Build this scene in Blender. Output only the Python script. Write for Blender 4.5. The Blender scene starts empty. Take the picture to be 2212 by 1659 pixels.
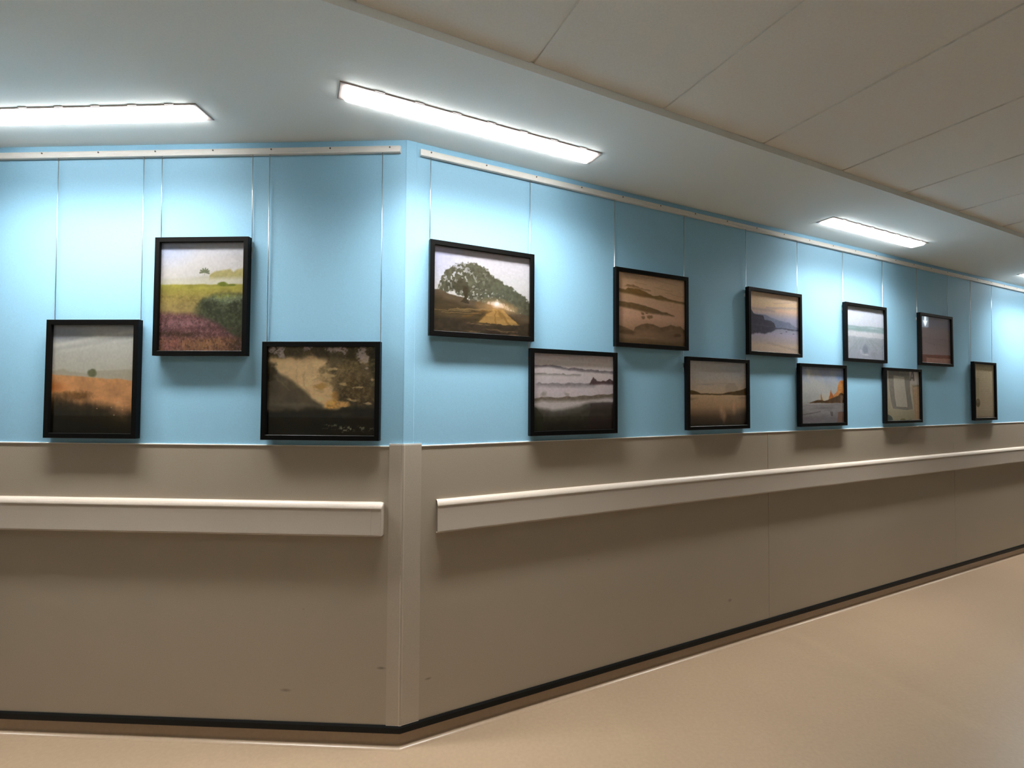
import bpy, bmesh, math
import numpy as np
from mathutils import Vector, Matrix

SC = bpy.context.scene
COL = SC.collection

# ------------------------------------------------------------------ layout
# the gallery wall is bent at one vertical corner; each wall has its own
# frame: x runs to the viewer's right along the wall, y into the wall, z up
CORNER = Vector((-0.4401, 1.8976, 0.0))
ANG = {'L': -0.04400, 'R': 0.43670}
HALF = (ANG['R'] - ANG['L']) / 2
T = math.tan(HALF)
FZ = -0.014        # finished floor level
H = 2.445          # soffit height
HT = 2.470         # tiled ceiling height
WOFF = 2.45        # corridor width
SOFFIT = 0.581     # soffit width measured from the right wall

def ax(side):
    a = ANG[side]
    return Vector((math.cos(a), math.sin(a), 0)), Vector((-math.sin(a), math.cos(a), 0))

def wp(side, x, o, z=0.0):
    """point on wall `side`, x along it, o out of it (towards the room), z up"""
    X, N = ax(side)
    return CORNER + X * x - N * o + Vector((0, 0, z))

# ------------------------------------------------------------------ object helpers
def link(name, me, mats, parent=None):
    o = bpy.data.objects.new(name, me)
    COL.objects.link(o)
    if not isinstance(mats, (list, tuple)):
        mats = [mats]
    for m in mats:
        me.materials.append(m)
    if parent is not None:
        o.parent = parent
    return o

def from_bm(name, bm, mats, parent=None, smooth=False):
    bmesh.ops.recalc_face_normals(bm, faces=bm.faces)
    me = bpy.data.meshes.new(name)
    bm.to_mesh(me)
    bm.free()
    if smooth:
        for p in me.polygons:
            p.use_smooth = True
    return link(name, me, mats, parent)

def empty(name, side, x, o, z):
    e = bpy.data.objects.new(name, None)
    e.empty_display_size = 0.05
    COL.objects.link(e)
    e.location = wp(side, x, o, z)
    e.rotation_euler = (0, 0, ANG[side])
    return e

def tag(o, label=None, cat=None, group=None, kind=None):
    if label: o['label'] = label
    if cat: o['category'] = cat
    if group: o['group'] = group
    if kind: o['kind'] = kind
    return o

def box(bm, x0, x1, y0, y1, z0, z1, bevel=0.0):
    r = bmesh.ops.create_cube(bm, size=1.0)
    vs = r['verts']
    for v in vs:
        v.co = Vector(((x0 + x1) / 2 + v.co.x * (x1 - x0), (y0 + y1) / 2 + v.co.y * (y1 - y0), (z0 + z1) / 2 + v.co.z * (z1 - z0)))
    if bevel:
        es = list({e for v in vs for e in v.link_edges})
        bmesh.ops.bevel(bm, geom=es, offset=bevel, segments=2, profile=0.6, affect='EDGES')

def prism(bm, poly, z0, z1):
    lo = [bm.verts.new((p[0], p[1], z0)) for p in poly]
    hi = [bm.verts.new((p[0], p[1], z1)) for p in poly]
    n = len(poly)
    bm.faces.new(lo[::-1]); bm.faces.new(hi)
    for i in range(n):
        bm.faces.new((lo[i], lo[(i + 1) % n], hi[(i + 1) % n], hi[i]))

def cyl(bm, p0, p1, r, seg=10):
    p0 = Vector(p0); p1 = Vector(p1)
    d = (p1 - p0)
    q = d.to_track_quat('Z', 'Y').to_matrix().to_4x4()
    m = Matrix.Translation((p0 + p1) / 2) @ q
    bmesh.ops.create_cone(bm, cap_ends=True, segments=seg, radius1=r, radius2=r, depth=d.length, matrix=m)

def extrude_profile(bm, prof, xs, m0=0.0, m1=0.0, close=True, caps=True):
    """profile points (o, z) swept from xs[0] to xs[1]; m0/m1 mitre factors (x shift per metre of o)"""
    a = [bm.verts.new((xs[0] + m0 * o, -o, z)) for o, z in prof]
    b = [bm.verts.new((xs[1] + m1 * o, -o, z)) for o, z in prof]
    n = len(prof)
    for i in range(n if close else n - 1):
        j = (i + 1) % n
        bm.faces.new((a[i], a[j], b[j], b[i]))
    if caps and close:
        bm.faces.new(a[::-1]); bm.faces.new(b)

# ------------------------------------------------------------------ materials
def mat(name, color, rough=0.5, metal=0.0, noise=0.0, nscale=40.0, bump=0.0, bscale=600.0,
        spec=0.5, coat=0.0, blotch=0.0, bl_scale=1.5, tint=None, scuffs=None, scuff_col=(0.05, 0.04, 0.03)):
    m = bpy.data.materials.new(name)
    m.use_nodes = True
    nt = m.node_tree; N = nt.nodes; L = nt.links
    b = N['Principled BSDF']
    b.inputs['Roughness'].default_value = rough
    b.inputs['Metallic'].default_value = metal
    b.inputs['Specular IOR Level'].default_value = spec
    b.inputs['Coat Weight'].default_value = coat
    b.inputs['Coat Roughness'].default_value = 0.1
    tc = N.new('ShaderNodeTexCoord')
    rgb = N.new('ShaderNodeRGB'); rgb.outputs[0].default_value = (*color, 1)
    out = rgb.outputs[0]
    def mul(out, scale, amt, detail=3):
        n = N.new('ShaderNodeTexNoise'); n.inputs['Scale'].default_value = scale; n.inputs['Detail'].default_value = detail
        L.new(tc.outputs['Object'], n.inputs['Vector'])
        r = N.new('ShaderNodeMapRange')
        r.inputs['From Min'].default_value = 0.3; r.inputs['From Max'].default_value = 0.7
        r.inputs['To Min'].default_value = 1 - amt; r.inputs['To Max'].default_value = 1 + amt
        L.new(n.outputs['Fac'], r.inputs['Value'])
        mx = N.new('ShaderNodeVectorMath'); mx.operation = 'SCALE'
        L.new(out, mx.inputs[0]); L.new(r.outputs[0], mx.inputs['Scale'])
        return mx.outputs[0]
    if noise: out = mul(out, nscale, noise)
    if blotch: out = mul(out, bl_scale, blotch, 2)
    if tint:
        n = N.new('ShaderNodeTexNoise'); n.inputs['Scale'].default_value = 2.3; n.inputs['Detail'].default_value = 2
        L.new(tc.outputs['Object'], n.inputs['Vector'])
        r = N.new('ShaderNodeMapRange'); r.inputs['From Min'].default_value = 0.35; r.inputs['From Max'].default_value = 0.65
        L.new(n.outputs['Fac'], r.inputs['Value'])
        mx = N.new('ShaderNodeMix'); mx.data_type = 'RGBA'
        L.new(r.outputs[0], mx.inputs['Factor']); L.new(out, mx.inputs['A'])
        mx.inputs['B'].default_value = (*tint, 1)
        out = mx.outputs['Result']
    for (px, py, pz, sx, sy, sz, amt) in (scuffs or []):
        s = N.new('ShaderNodeVectorMath'); s.operation = 'SUBTRACT'; s.inputs[1].default_value = (px, py, pz)
        L.new(tc.outputs['Object'], s.inputs[0])
        d = N.new('ShaderNodeVectorMath'); d.operation = 'DIVIDE'; d.inputs[1].default_value = (sx, sy, sz)
        L.new(s.outputs[0], d.inputs[0])
        ln = N.new('ShaderNodeVectorMath'); ln.operation = 'LENGTH'
        L.new(d.outputs[0], ln.inputs[0])
        r = N.new('ShaderNodeMapRange'); r.inputs['From Min'].default_value = 0.2; r.inputs['From Max'].default_value = 1.0
        r.inputs['To Min'].default_value = amt; r.inputs['To Max'].default_value = 0.0
        L.new(ln.outputs['Value'], r.inputs['Value'])
        mx = N.new('ShaderNodeMix'); mx.data_type = 'RGBA'
        L.new(r.outputs[0], mx.inputs['Factor']); L.new(out, mx.inputs['A'])
        mx.inputs['B'].default_value = (*scuff_col, 1)
        out = mx.outputs['Result']
    L.new(out, b.inputs['Base Color'])
    if bump:
        n = N.new('ShaderNodeTexNoise'); n.inputs['Scale'].default_value = bscale; n.inputs['Detail'].default_value = 2
        L.new(tc.outputs['Object'], n.inputs['Vector'])
        bp = N.new('ShaderNodeBump'); bp.inputs['Strength'].default_value = bump; bp.inputs['Distance'].default_value = 0.001
        L.new(n.outputs['Fac'], bp.inputs['Height']); L.new(bp.outputs[0], b.inputs['Normal'])
    return m

M = {}
M['blue'] = mat('blue_paint', (0.315, 0.60, 0.81), 0.55, noise=0.03, nscale=160, bump=0.25, bscale=350, spec=0.3)
M['ceil'] = mat('ceiling_paint', (0.85, 0.90, 0.89), 0.8, noise=0.025, nscale=180, spec=0.2)
M['tile'] = mat('ceiling_board', (0.84, 0.82, 0.76), 0.8, noise=0.03, nscale=160, spec=0.2)
M['clad'] = mat('beige_cladding', (0.41, 0.352, 0.275), 0.42, noise=0.05, nscale=260, bump=0.15, bscale=500, spec=0.4,
                scuffs=None)
M['rail'] = mat('beige_plastic', (0.52, 0.455, 0.385), 0.36, noise=0.03, nscale=200, spec=0.5)
M['guard'] = mat('beige_corner_plastic', (0.46, 0.40, 0.325), 0.4, noise=0.04, nscale=200, spec=0.45)
M['cap_white'] = mat('white_edge_strip', (0.80, 0.77, 0.72), 0.35, noise=0.02)
M['dark_inside'] = mat('dark_gap', (0.05, 0.04, 0.03), 0.8, noise=0.05)
M['floor'] = mat('floor_vinyl', (0.345, 0.252, 0.168), 0.30, noise=0.05, nscale=70, bump=0.1, bscale=220, spec=0.45,
                 blotch=0.04, bl_scale=1.3)
M['black_cap'] = mat('black_skirting', (0.004, 0.004, 0.0035), 0.5, noise=0.1, spec=0.2)
M['frame'] = mat('black_wood', (0.0035, 0.0035, 0.0035), 0.38, noise=0.15, nscale=60, spec=0.14)
M['backing'] = mat('backing_board', (0.25, 0.2, 0.14), 0.8, noise=0.1)
M['alu'] = mat('white_aluminium', (0.78, 0.76, 0.72), 0.4, metal=0.0, noise=0.02, spec=0.5)
M['steel'] = mat('steel_wire', (0.80, 0.80, 0.80), 0.28, metal=1.0, noise=0.02)
M['screw'] = mat('screw_steel', (0.14, 0.13, 0.12), 0.4, metal=0.8, noise=0.05)
M['bezel'] = mat('light_bezel', (0.42, 0.37, 0.35), 0.35, noise=0.02)
M['off_white'] = mat('cream_paint', (0.62, 0.58, 0.52), 0.6, noise=0.03, nscale=120)

def emis(name, color, strength):
    m = bpy.data.materials.new(name); m.use_nodes = True
    nt = m.node_tree
    b = nt.nodes['Principled BSDF']
    b.inputs['Base Color'].default_value = (0.8, 0.8, 0.8, 1)
    b.inputs['Emission Color'].default_value = (*color, 1)
    b.inputs['Emission Strength'].default_value = strength
    n = nt.nodes.new('ShaderNodeTexNoise'); n.inputs['Scale'].default_value = 300
    r = nt.nodes.new('ShaderNodeMapRange'); r.inputs['To Min'].default_value = 0.35; r.inputs['To Max'].default_value = 0.45
    nt.links.new(n.outputs['Fac'], r.inputs['Value']); nt.links.new(r.outputs[0], b.inputs['Roughness'])
    return m
M['diffuser'] = emis('lit_diffuser', (1.0, 0.98, 0.95), 1.0)
def lens_profile(m, s_nadir, s_flat, n, nl=1.0):
    # prismatic linear diffuser: narrow beam across the lamp, wide along it
    nt = m.node_tree; N = nt.nodes; L = nt.links
    g = N.new('ShaderNodeNewGeometry'); vt = N.new('ShaderNodeVectorTransform')
    vt.vector_type = 'VECTOR'; vt.convert_from = 'WORLD'; vt.convert_to = 'OBJECT'
    L.new(g.outputs['Incoming'], vt.inputs[0])
    sp = N.new('ShaderNodeSeparateXYZ'); L.new(vt.outputs[0], sp.inputs[0])
    def M_(op, a, b=None, c=None):
        k = N.new('ShaderNodeMath'); k.operation = op
        for i, v in enumerate((a, b, c)):
            if v is None: continue
            if isinstance(v, (int, float)): k.inputs[i].default_value = v
            else: L.new(v, k.inputs[i])
        return k.outputs[0]
    y, z = sp.outputs['Y'], sp.outputs['Z']
    az = M_('ABSOLUTE', z)
    r = M_('SQRT', M_('ADD', M_('MULTIPLY', y, y), M_('ADD', M_('MULTIPLY', z, z), 1e-6)))
    across = M_('POWER', M_('DIVIDE', az, r), n)
    along = M_('POWER', r, nl)
    L.new(M_('MULTIPLY_ADD', M_('MULTIPLY', across, along), s_nadir, s_flat), N['Principled BSDF'].inputs['Emission Strength'])
lens_profile(M['diffuser'], 112.0, 2.2, 7.5, 1.4)
M['diffuser_fill'] = emis('lit_diffuser_fill', (1.0, 0.98, 0.95), 1.0)  # for the unseen fill lights added over the viewer
lens_profile(M['diffuser_fill'], 1.0, 3.0, 1.0)
M['diffuser_side'] = emis('lit_diffuser_side', (1.0, 0.98, 0.95), 17.0)
M['sign_face'] = emis('sign_face', (0.25, 0.40, 0.50), 0.8)
M['sign_arrow'] = emis('sign_arrow', (0.9, 1.0, 1.0), 3.5)

def glass_mat():
    m = bpy.data.materials.new('picture_glass'); m.use_nodes = True
    nt = m.node_tree; N = nt.nodes; L = nt.links
    N.remove(N['Principled BSDF'])
    out = N['Material Output']
    t = N.new('ShaderNodeBsdfTransparent'); g = N.new('ShaderNodeBsdfGlossy'); g.inputs['Roughness'].default_value = 0.03
    f = N.new('ShaderNodeFresnel')
    ge = N.new('ShaderNodeNewGeometry'); mr = N.new('ShaderNodeMapRange')   # same IOR seen from either face of the thin pane
    mr.inputs['To Min'].default_value = 1.5; mr.inputs['To Max'].default_value = 1 / 1.5
    L.new(ge.outputs['Backfacing'], mr.inputs['Value']); L.new(mr.outputs[0], f.inputs['IOR'])
    mx = N.new('ShaderNodeMixShader')
    L.new(f.outputs[0], mx.inputs[0]); L.new(t.outputs[0], mx.inputs[1]); L.new(g.outputs[0], mx.inputs[2])
    L.new(mx.outputs[0], out.inputs['Surface'])
    return m
M['glass'] = glass_mat()

def print_mat():
    m = bpy.data.materials.new('printed_paper'); m.use_nodes = True
    nt = m.node_tree; N = nt.nodes; L = nt.links
    b = N['Principled BSDF']; b.inputs['Roughness'].default_value = 0.6; b.inputs['Specular IOR Level'].default_value = 0.06
    a = N.new('ShaderNodeAttribute'); a.attribute_name = 'ink'
    L.new(a.outputs['Color'], b.inputs['Base Color'])
    return m
M['print'] = print_mat()

# ------------------------------------------------------------------ room shell
def poly_struct(name, polys, z0, z1, m, parent=None):
    bm = bmesh.new()
    for p in polys:
        prism(bm, p, z0, z1)
    o = from_bm(name, bm, m, parent)
    if parent is None: tag(o, kind='structure')
    return o

XL, XR = -5.5, 12.0
def xy(side, x, o):
    v = wp(side, x, o); return (v.x, v.y)
# walls (each a solid slab; inner faces 2.45 m apart)
poly_struct('wall_left', [[xy('L', XL, 0), xy('L', 0, 0), xy('L', -T * 0.15, -0.15), xy('L', XL, -0.15)]], FZ, 2.6, M['blue'])
poly_struct('wall_right', [[xy('R', 0, 0), xy('R', XR, 0), xy('R', XR, -0.15), xy('R', T * 0.15, -0.15)]], FZ, 2.6, M['blue'])
poly_struct('wall_opposite', [[xy('L', XL, WOFF), xy('L', T * WOFF, WOFF), xy('L', T * (WOFF + .15), WOFF + .15), xy('L', XL, WOFF + .15)],
                              [xy('R', -T * WOFF, WOFF), xy('R', XR, WOFF), xy('R', XR, WOFF + .15), xy('R', -T * (WOFF + .15), WOFF + .15)]], FZ, 2.6, M['off_white'])
poly_struct('wall_end_left', [[xy('L', XL, -0.15), xy('L', XL, WOFF + .15), xy('L', XL - .15, WOFF + .15), xy('L', XL - .15, -0.15)]], FZ, 2.6, M['off_white'])
poly_struct('wall_end_right', [[xy('R', XR, -0.15), xy('R', XR, WOFF + .15), xy('R', XR + .15, WOFF + .15), xy('R', XR + .15, -0.15)]], FZ, 2.6, M['off_white'])
fl_poly = [xy('L', XL - .15, -0.15), xy('L', -T * .15, -0.15), xy('R', XR + .15, -0.15), xy('R', XR + .15, WOFF + .15), xy('R', -T * (WOFF + .15), WOFF + .15), xy('L', XL - .15, WOFF + .15)]
fm = mat('floor_vinyl_marked', (0.345, 0.252, 0.168), 0.30, noise=0.05, nscale=70, bump=0.1, bscale=220, spec=0.45, blotch=0.04, bl_scale=1.3,
         scuffs=[(-1.70, 1.74, 0, 0.03, 0.012, 0.02, 0.35), (-0.55, 1.70, 0, 0.006, 0.03, 0.02, 0.25), (-1.02, 1.70, 0, 0.008, 0.03, 0.02, 0.2),
                 (0.38, 1.99, 0, 0.018, 0.010, 0.02, 0.35), (1.42, 2.22, 0, 0.035, 0.014, 0.02, 0.25), (2.92, 3.16, 0, 0.02, 0.02, 0.02, 0.3)],
         scuff_col=(0.16, 0.11, 0.06))
poly_struct('floor', [fl_poly], -0.12, FZ, fm)

# soffit: everything between the gallery wall and a straight edge parallel to the right wall
# where the soffit edge meets the opposite wall's left stretch
def isect(p, d, q, e):
    # 2d line intersection
    det = d[0] * -e[1] + e[0] * d[1]
    t = ((q[0] - p[0]) * -e[1] + e[0] * (q[1] - p[1])) / det
    return (p[0] + d[0] * t, p[1] + d[1] * t)
XRv, NRv = ax('R'); XLv, NLv = ax('L')
e0 = xy('R', 0, SOFFIT)
hit = isect(e0, (XRv.x, XRv.y), xy('L', 0, WOFF + .15), (XLv.x, XLv.y))
sof_poly = [xy('L', XL - .15, -0.15), xy('L', -T * .15, -0.15), xy('R', XR + .15, -0.15), xy('R', XR + .15, SOFFIT), hit, xy('L', XL - .15, WOFF + .15)]
ceiling = poly_struct('ceiling', [sof_poly], H, H + 0.16, M['ceil'])
# tiled field, 25 mm higher than the soffit
far = WOFF + .15
s_lo = (Vector((hit[0], hit[1], 0)) - CORNER).dot(XRv)
fld = poly_struct('ceiling_field', [[xy('R', s_lo - .3, SOFFIT), xy('R', XR + .15, SOFFIT), xy('R', XR + .15, far), xy('R', s_lo - .3, far)]], HT + 0.006, HT + 0.12, M['tile'], parent=ceiling)
tiles = []
k0 = -8
for k in range(k0, 24):
    a = 0.2775 + 0.5535 * k + 0.0075; b = a + 0.5535 - 0.015
    if a < s_lo - .3 or b > XR: continue
    bm = bmesh.new()
    X, N_ = ax('R')
    P = [wp('R', a, SOFFIT + .004), wp('R', b, SOFFIT + .004), wp('R', b, far), wp('R', a, far)]
    prism(bm, [(p.x, p.y) for p in P], HT, HT + 0.006)
    from_bm('ceiling_board', bm, M['tile'], ceiling)
# soffit edge trim
bm = bmesh.new()
P = [xy('R', s_lo - .2, SOFFIT - .001), xy('R', XR, SOFFIT - .001), xy('R', XR, SOFFIT + .0035), xy('R', s_lo - .2, SOFFIT + .0035)]
prism(bm, P, H - 0.002, HT + 0.004)
tag(from_bm('trim_1', bm, M['ceil']), kind='structure')

# ------------------------------------------------------------------ wall-frame structure (built in wall coordinates)
def wall_obj(name, side, bm, m, parent=None, smooth=False):
    o = from_bm(name, bm, m, None, smooth)
    if parent is None:
        o.location = CORNER; o.rotation_euler = (0, 0, ANG[side])
    else:
        o.parent = parent
    return o

CT = 0.004                       # cladding thickness
Z0, Z1 = 0.070, 1.180
clad_l = mat('beige_cladding_left', (0.41, 0.352, 0.275), 0.42, noise=0.05, nscale=260, bump=0.15, bscale=500, spec=0.4,
             scuffs=[(-0.467, 0, 0.195, 0.028, 0.05, 0.008, 0.45), (-0.078, 0, 0.295, 0.022, 0.05, 0.007, 0.55), (-0.40, 0, 0.52, 0.006, .05, .004, .3)])
clad_r = mat('beige_cladding_right', (0.41, 0.352, 0.275), 0.42, noise=0.05, nscale=260, bump=0.15, bscale=500, spec=0.4,
             scuffs=[(0.112, 0, 0.228, 0.018, 0.05, 0.006, 0.5), (1.86, 0, 0.235, 0.02, 0.05, 0.012, 0.4), (0.90, 0, 0.60, 0.008, .05, .006, .25)])
def sheet(name, side, x0, x1):
    bm = bmesh.new()
    box(bm, x0, x1, -CT, 0.0, Z0, Z1)
    return tag(wall_obj(name, side, bm, clad_l if side == 'L' else clad_r), kind='structure')
sheet('trim_2', 'L', XL, -0.002)
sheet('trim_3', 'R', 0.002, 2.1905)
sheet('trim_4', 'R', 2.1928, 4.4145)
sheet('trim_5', 'R', 4.4168, 8.0)
sheet('trim_6', 'R', 8.0016, XR)
# white edge strip over the cladding
for i, (side, x0, x1) in enumerate((('L', XL, -0.056), ('R', 0.074, XR))):
    bm = bmesh.new()
    extrude_profile(bm, [(0, Z1 - .001), (0.0065, Z1 - .001), (0.0065, Z1 + .0022), (0.0055, Z1 + .003), (0, Z1 + .003)], (x0, x1))
    tag(wall_obj('trim_%d' % (7 + i), side, bm, M['cap_white']), kind='structure')
# corner guard: two flanges folded over the corner, with a nosing and a thin pale top edge
bm = bmesh.new()
G = 0.0075
def gp(side, x, o):
    v = wp(side, x, o) - CORNER; return (v.x, v.y)
outer = [gp('L', -0.056, CT), gp('L', -0.0555, G), gp('L', -0.006, G), gp('L', -0.001, G + .0012), gp('R', 0.001, G + .0012), gp('R', 0.006, G), gp('R', 0.0735, G), gp('R', 0.074, CT)]
inner = [gp('R', 0.070, CT - .002), gp('R', 0.0, CT - .002), gp('L', -0.052, CT - .002)]
prism(bm, outer + inner, Z0 + .004, Z1 + .006)
g = tag(from_bm('trim_9', bm, M['guard']), kind='structure'); g.location = CORNER
for z, nm in ((Z1 + .006, 'top_edge'), (Z0 + .0015, 'bottom_edge')):
    bm = bmesh.new(); prism(bm, outer + inner, z, z + (.006 if nm == 'top_edge' else .0025))
    from_bm(nm, bm, M['cap_white'], g)
# blue corner bead above the guard
bm = bmesh.new()
prism(bm, [gp('L', -0.004, 0), gp('L', -0.003, .0012), gp('R', 0.0, .0014), gp('R', 0.040, .0012), gp('R', 0.042, 0), gp('R', 0.0, -.004)], Z1 + .006, H)
b_ = tag(from_bm('trim_10', bm, M['blue']), kind='structure'); b_.location = CORNER
# skirting: vinyl coved up the wall with a black cap strip
R_ = 0.020
def cove_profile():
    pts = [(0, FZ), (R_ + .005, FZ)]
    for i in range(0, 9):
        a = math.pi / 2 * i / 8
        pts.append((CT + R_ - R_ * math.sin(a) + 0.0005, FZ + 0.0006 + R_ - R_ * math.cos(a)))
    pts += [(CT + .0005, 0.047), (0, 0.047)]
    return pts
for side, nm, x0, x1 in (('L', 'baseboard_left', XL, 0.0), ('R', 'baseboard_right', 0.0, XR)):
    bm = bmesh.new()
    extrude_profile(bm, cove_profile(), (x0, x1), m0=(0 if side == 'L' else -T), m1=(T if side == 'L' else 0))
    bb = tag(wall_obj(nm, side, bm, M['floor'], smooth=False), kind='structure')
    bm = bmesh.new()
    extrude_profile(bm, [(0, .044), (.0125, .044), (.0135, .047), (.0125, .066), (.008, .072), (0, .072)], (x0, x1), m0=(0 if side == 'L' else -T), m1=(T if side == 'L' else 0))
    c = from_bm('cap_strip', bm, M['black_cap'], bb)
# the opposite side of the corridor: beige cladding
for i, (side, x0, x1) in enumerate((('L', XL, T * WOFF), ('R', -T * WOFF, XR))):
    bm = bmesh.new(); box(bm, x0, x1, -WOFF, -WOFF + .004, FZ, 1.18)
    tag(wall_obj('trim_%d' % (11 + i), side, bm, M['clad']), kind='structure')

# ------------------------------------------------------------------ picture rails
def picture_rail(side, x0, x1, label, screws):
    e = empty('picture_rail', side, (x0 + x1) / 2, 0, 2.388)
    c = (x0 + x1) / 2
    tag(e, label, 'picture rail')
    bm = bmesh.new()
    prof = [(0, 0.0005), (0.015, 0.0), (0.0162, 0.001), (0.0162, 0.006), (0.0145, 0.008), (0.0125, 0.012), (0.0118, 0.018), (0.0125, 0.023), (0.0138, 0.026), (0.0128, 0.0275), (0, 0.0275)]
    extrude_profile(bm, prof, (x0 - c, x1 - c))
    from_bm('track', bm, M['alu'], e)
    for x in screws:
        bm = bmesh.new()
        cyl(bm, (x - c, -0.0105, 0.0215), (x - c, -0.0138, 0.0215), 0.0033, 12)
        from_bm('screw', bm, M['screw'], e)
    return e
picture_rail('L', XL + .2, -0.025, 'long white aluminium picture rail along the left stretch of blue wall', [-0.068 - .25 * k for k in range(12)])
picture_rail('R', 0.055, XR - .2, 'long white aluminium picture rail along the right receding blue wall', [0.10 + .25 * k for k in range(30)])

# ------------------------------------------------------------------ handrails
HZ = 0.820; HH = 0.137
PROF = [(0.0, .130), (0.0, HH), (.010, HH), (.019, HH - .0018), (.027, HH - .0060), (.0335, HH - .0120), (.0375, HH - .0180), (.0386, HH - .0225), (.0375, HH - .0255),
        (.0364, HH - .034), (.0362, .085), (.0370, .055), (.0382, .030), (.0392, .016), (.0395, .010), (.0385, .0060), (.0350, .0030), (.0290, .0015), (0, 0.0)]
PROF = [(o * .68, z) for o, z in PROF]
def shell(prof, t=0.0025):
    outp = prof[1:]
    inn = [(max(o - t * 1.2, 0), min(max(z, t), HH - t)) for o, z in outp]
    return outp + inn[::-1]
def handrail(side, x0, x1, label, capped):
    e = empty('handrail', side, (x0 + x1) / 2, CT, HZ)
    c = (x0 + x1) / 2
    tag(e, label, 'handrail')
    bm = bmesh.new()
    if capped:
        extrude_profile(bm, PROF, (x0 - c, x1 - c - 0.046))
        from_bm('rail_cover', bm, M['rail'], e)
        bm = bmesh.new()
        steps = [(0, 0), (.030, 0), (.038, .0012), (.043, .004), (.0455, .009), (.046, .016)]
        prev = None
        for k, (dx, ins) in enumerate(steps):
            ring = []
            for o, z in PROF:
                zc = HH / 2; f = (HH / 2 - ins * .8) / (HH / 2)
                ring.append(bm.verts.new((x1 - c - .0455 + dx, -min(o, .0270 - ins * .8), zc + (z - zc) * f)))
            if prev:
                n = len(ring)
                for i in range(n):
                    j = (i + 1) % n
                    bm.faces.new((prev[i], prev[j], ring[j], ring[i]))
            else:
                bm.faces.new(ring[::-1])
            prev = ring
        bm.faces.new(prev)
        from_bm('end_cap', bm, M['rail'], e)
    else:
        extrude_profile(bm, shell(PROF), (x0 - c, x1 - c))
        from_bm('rail_cover', bm, M['rail'], e)
        bm = bmesh.new()
        box(bm, x0 - c + 0.045, x1 - c, -0.017, 0.0, 0.014, HH - .014)
        from_bm('rail_core', bm, M['dark_inside'], e)
    return e
handrail('L', XL + .1, -0.074, 'beige plastic handrail with rounded end cap, on the left stretch of panelling', True)
handrail('R', 0.138, XR - .1, 'beige plastic handrail with an open cut end, running along the right panelling', False)

# ------------------------------------------------------------------ ceiling lights
def ceiling_light(side, x0, x1, label, oc=0.2155, dm='diffuser', clips=True):
    L_ = x1 - x0; c = (x0 + x1) / 2
    hw = 0.0505
    e = empty('ceiling_light', side, c, oc, H)
    tag(e, label, 'ceiling light', 'linear lights in the soffit')
    bm = bmesh.new()
    # bezel: rectangular ring
    w = 0.011; d = 0.004
    def ring(hx, hy, z): return [bm.verts.new((sx * hx, sy * hy, z)) for sx, sy in ((-1, -1), (1, -1), (1, 1), (-1, 1))]
    a = ring(L_ / 2, hw, 0); b = ring(L_ / 2 - .001, hw - .001, -d + .001); b2 = ring(L_ / 2 - .003, hw - .003, -d)
    cc = ring(L_ / 2 - w - .010, hw - w, -d); dd = ring(L_ / 2 - w - .010, hw - w, 0)
    for p, q in ((a, b), (b, b2), (b2, cc), (cc, dd)):
        for i in range(4):
            j = (i + 1) % 4
            bm.faces.new((p[i], p[j], q[j], q[i]))
    for i in range(4):
        bm.faces.new((dd[i], dd[(i + 1) % 4], a[(i + 1) % 4], a[i]))
    from_bm('bezel', bm, M['bezel'], e)
    bm = bmesh.new()
    hx, hy = L_ / 2 - w - .0105, hw - w - .0005
    n = 6
    rows = []
    prof = [(-hy, 0.0), (-hy, -.010), (-hy + .002, -.0145), (-hy + .007, -.0165), (hy - .007, -.0165), (hy - .002, -.0145), (hy, -.010), (hy, 0.0)]
    xsx = [(-hx, 0.0), (-hx, .55), (-hx + .005, .9), (-hx + .012, 1), (hx - .012, 1), (hx - .005, .9), (hx, .55), (hx, 0.0)]
    for x, f in xsx:
        rows.append([bm.verts.new((x, y, z * f)) for y, z in prof])
    for i in range(len(rows) - 1):
        for j in range(len(prof) - 1):
            bm.faces.new((rows[i][j], rows[i][j + 1], rows[i + 1][j + 1], rows[i + 1][j]))
    bmesh.ops.remove_doubles(bm, verts=bm.verts, dist=1e-6)
    bm.normal_update()
    for f in bm.faces:
        if abs(f.normal.z) < 0.4: f.material_index = 1
    from_bm('diffuser', bm, [M[dm], M['diffuser_side' if clips else dm]], e)
    # spring clip heads along the room-side edge of the bezel
    if c < 5 and clips:
        for k in range(7):
            x = L_ / 2 - .10 - k * .14
            if x < -L_ / 2 + .05: break
            bm = bmesh.new()
            box(bm, x - .017, x + .017, -hw - .0035, -hw + .001, -.003, 0, .0008)
            from_bm('clip', bm, M['bezel'], e)
    return e
ceiling_light('L', -1.775, -0.705, 'lit linear ceiling light over the left stretch of wall')
ceiling_light('R', -0.284, 0.788, 'lit linear ceiling light nearest the corner, the longest looking one')
ceiling_light('R', 2.420, 3.470, 'lit linear ceiling light over the middle of the receding wall')
ceiling_light('R', 5.115, 6.175, 'farthest linear ceiling light, only its tip at the right edge')
ceiling_light('R', 7.81, 8.87, 'linear ceiling light beyond the right edge of the view')
ceiling_light('L', -4.475, -3.405, 'linear ceiling light beyond the left edge of the view')
ceiling_light('R', -0.50, 0.57, 'added fill light over the viewer, out of view, in the boarded ceiling', oc=1.12, dm='diffuser_fill', clips=False).location.z = HT  # this and the next light are added as unseen fill
ceiling_light('L', -2.30, -1.23, 'added fill light over the viewer, out of view, in the plain soffit', oc=1.12, dm='diffuser_fill', clips=False)

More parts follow.
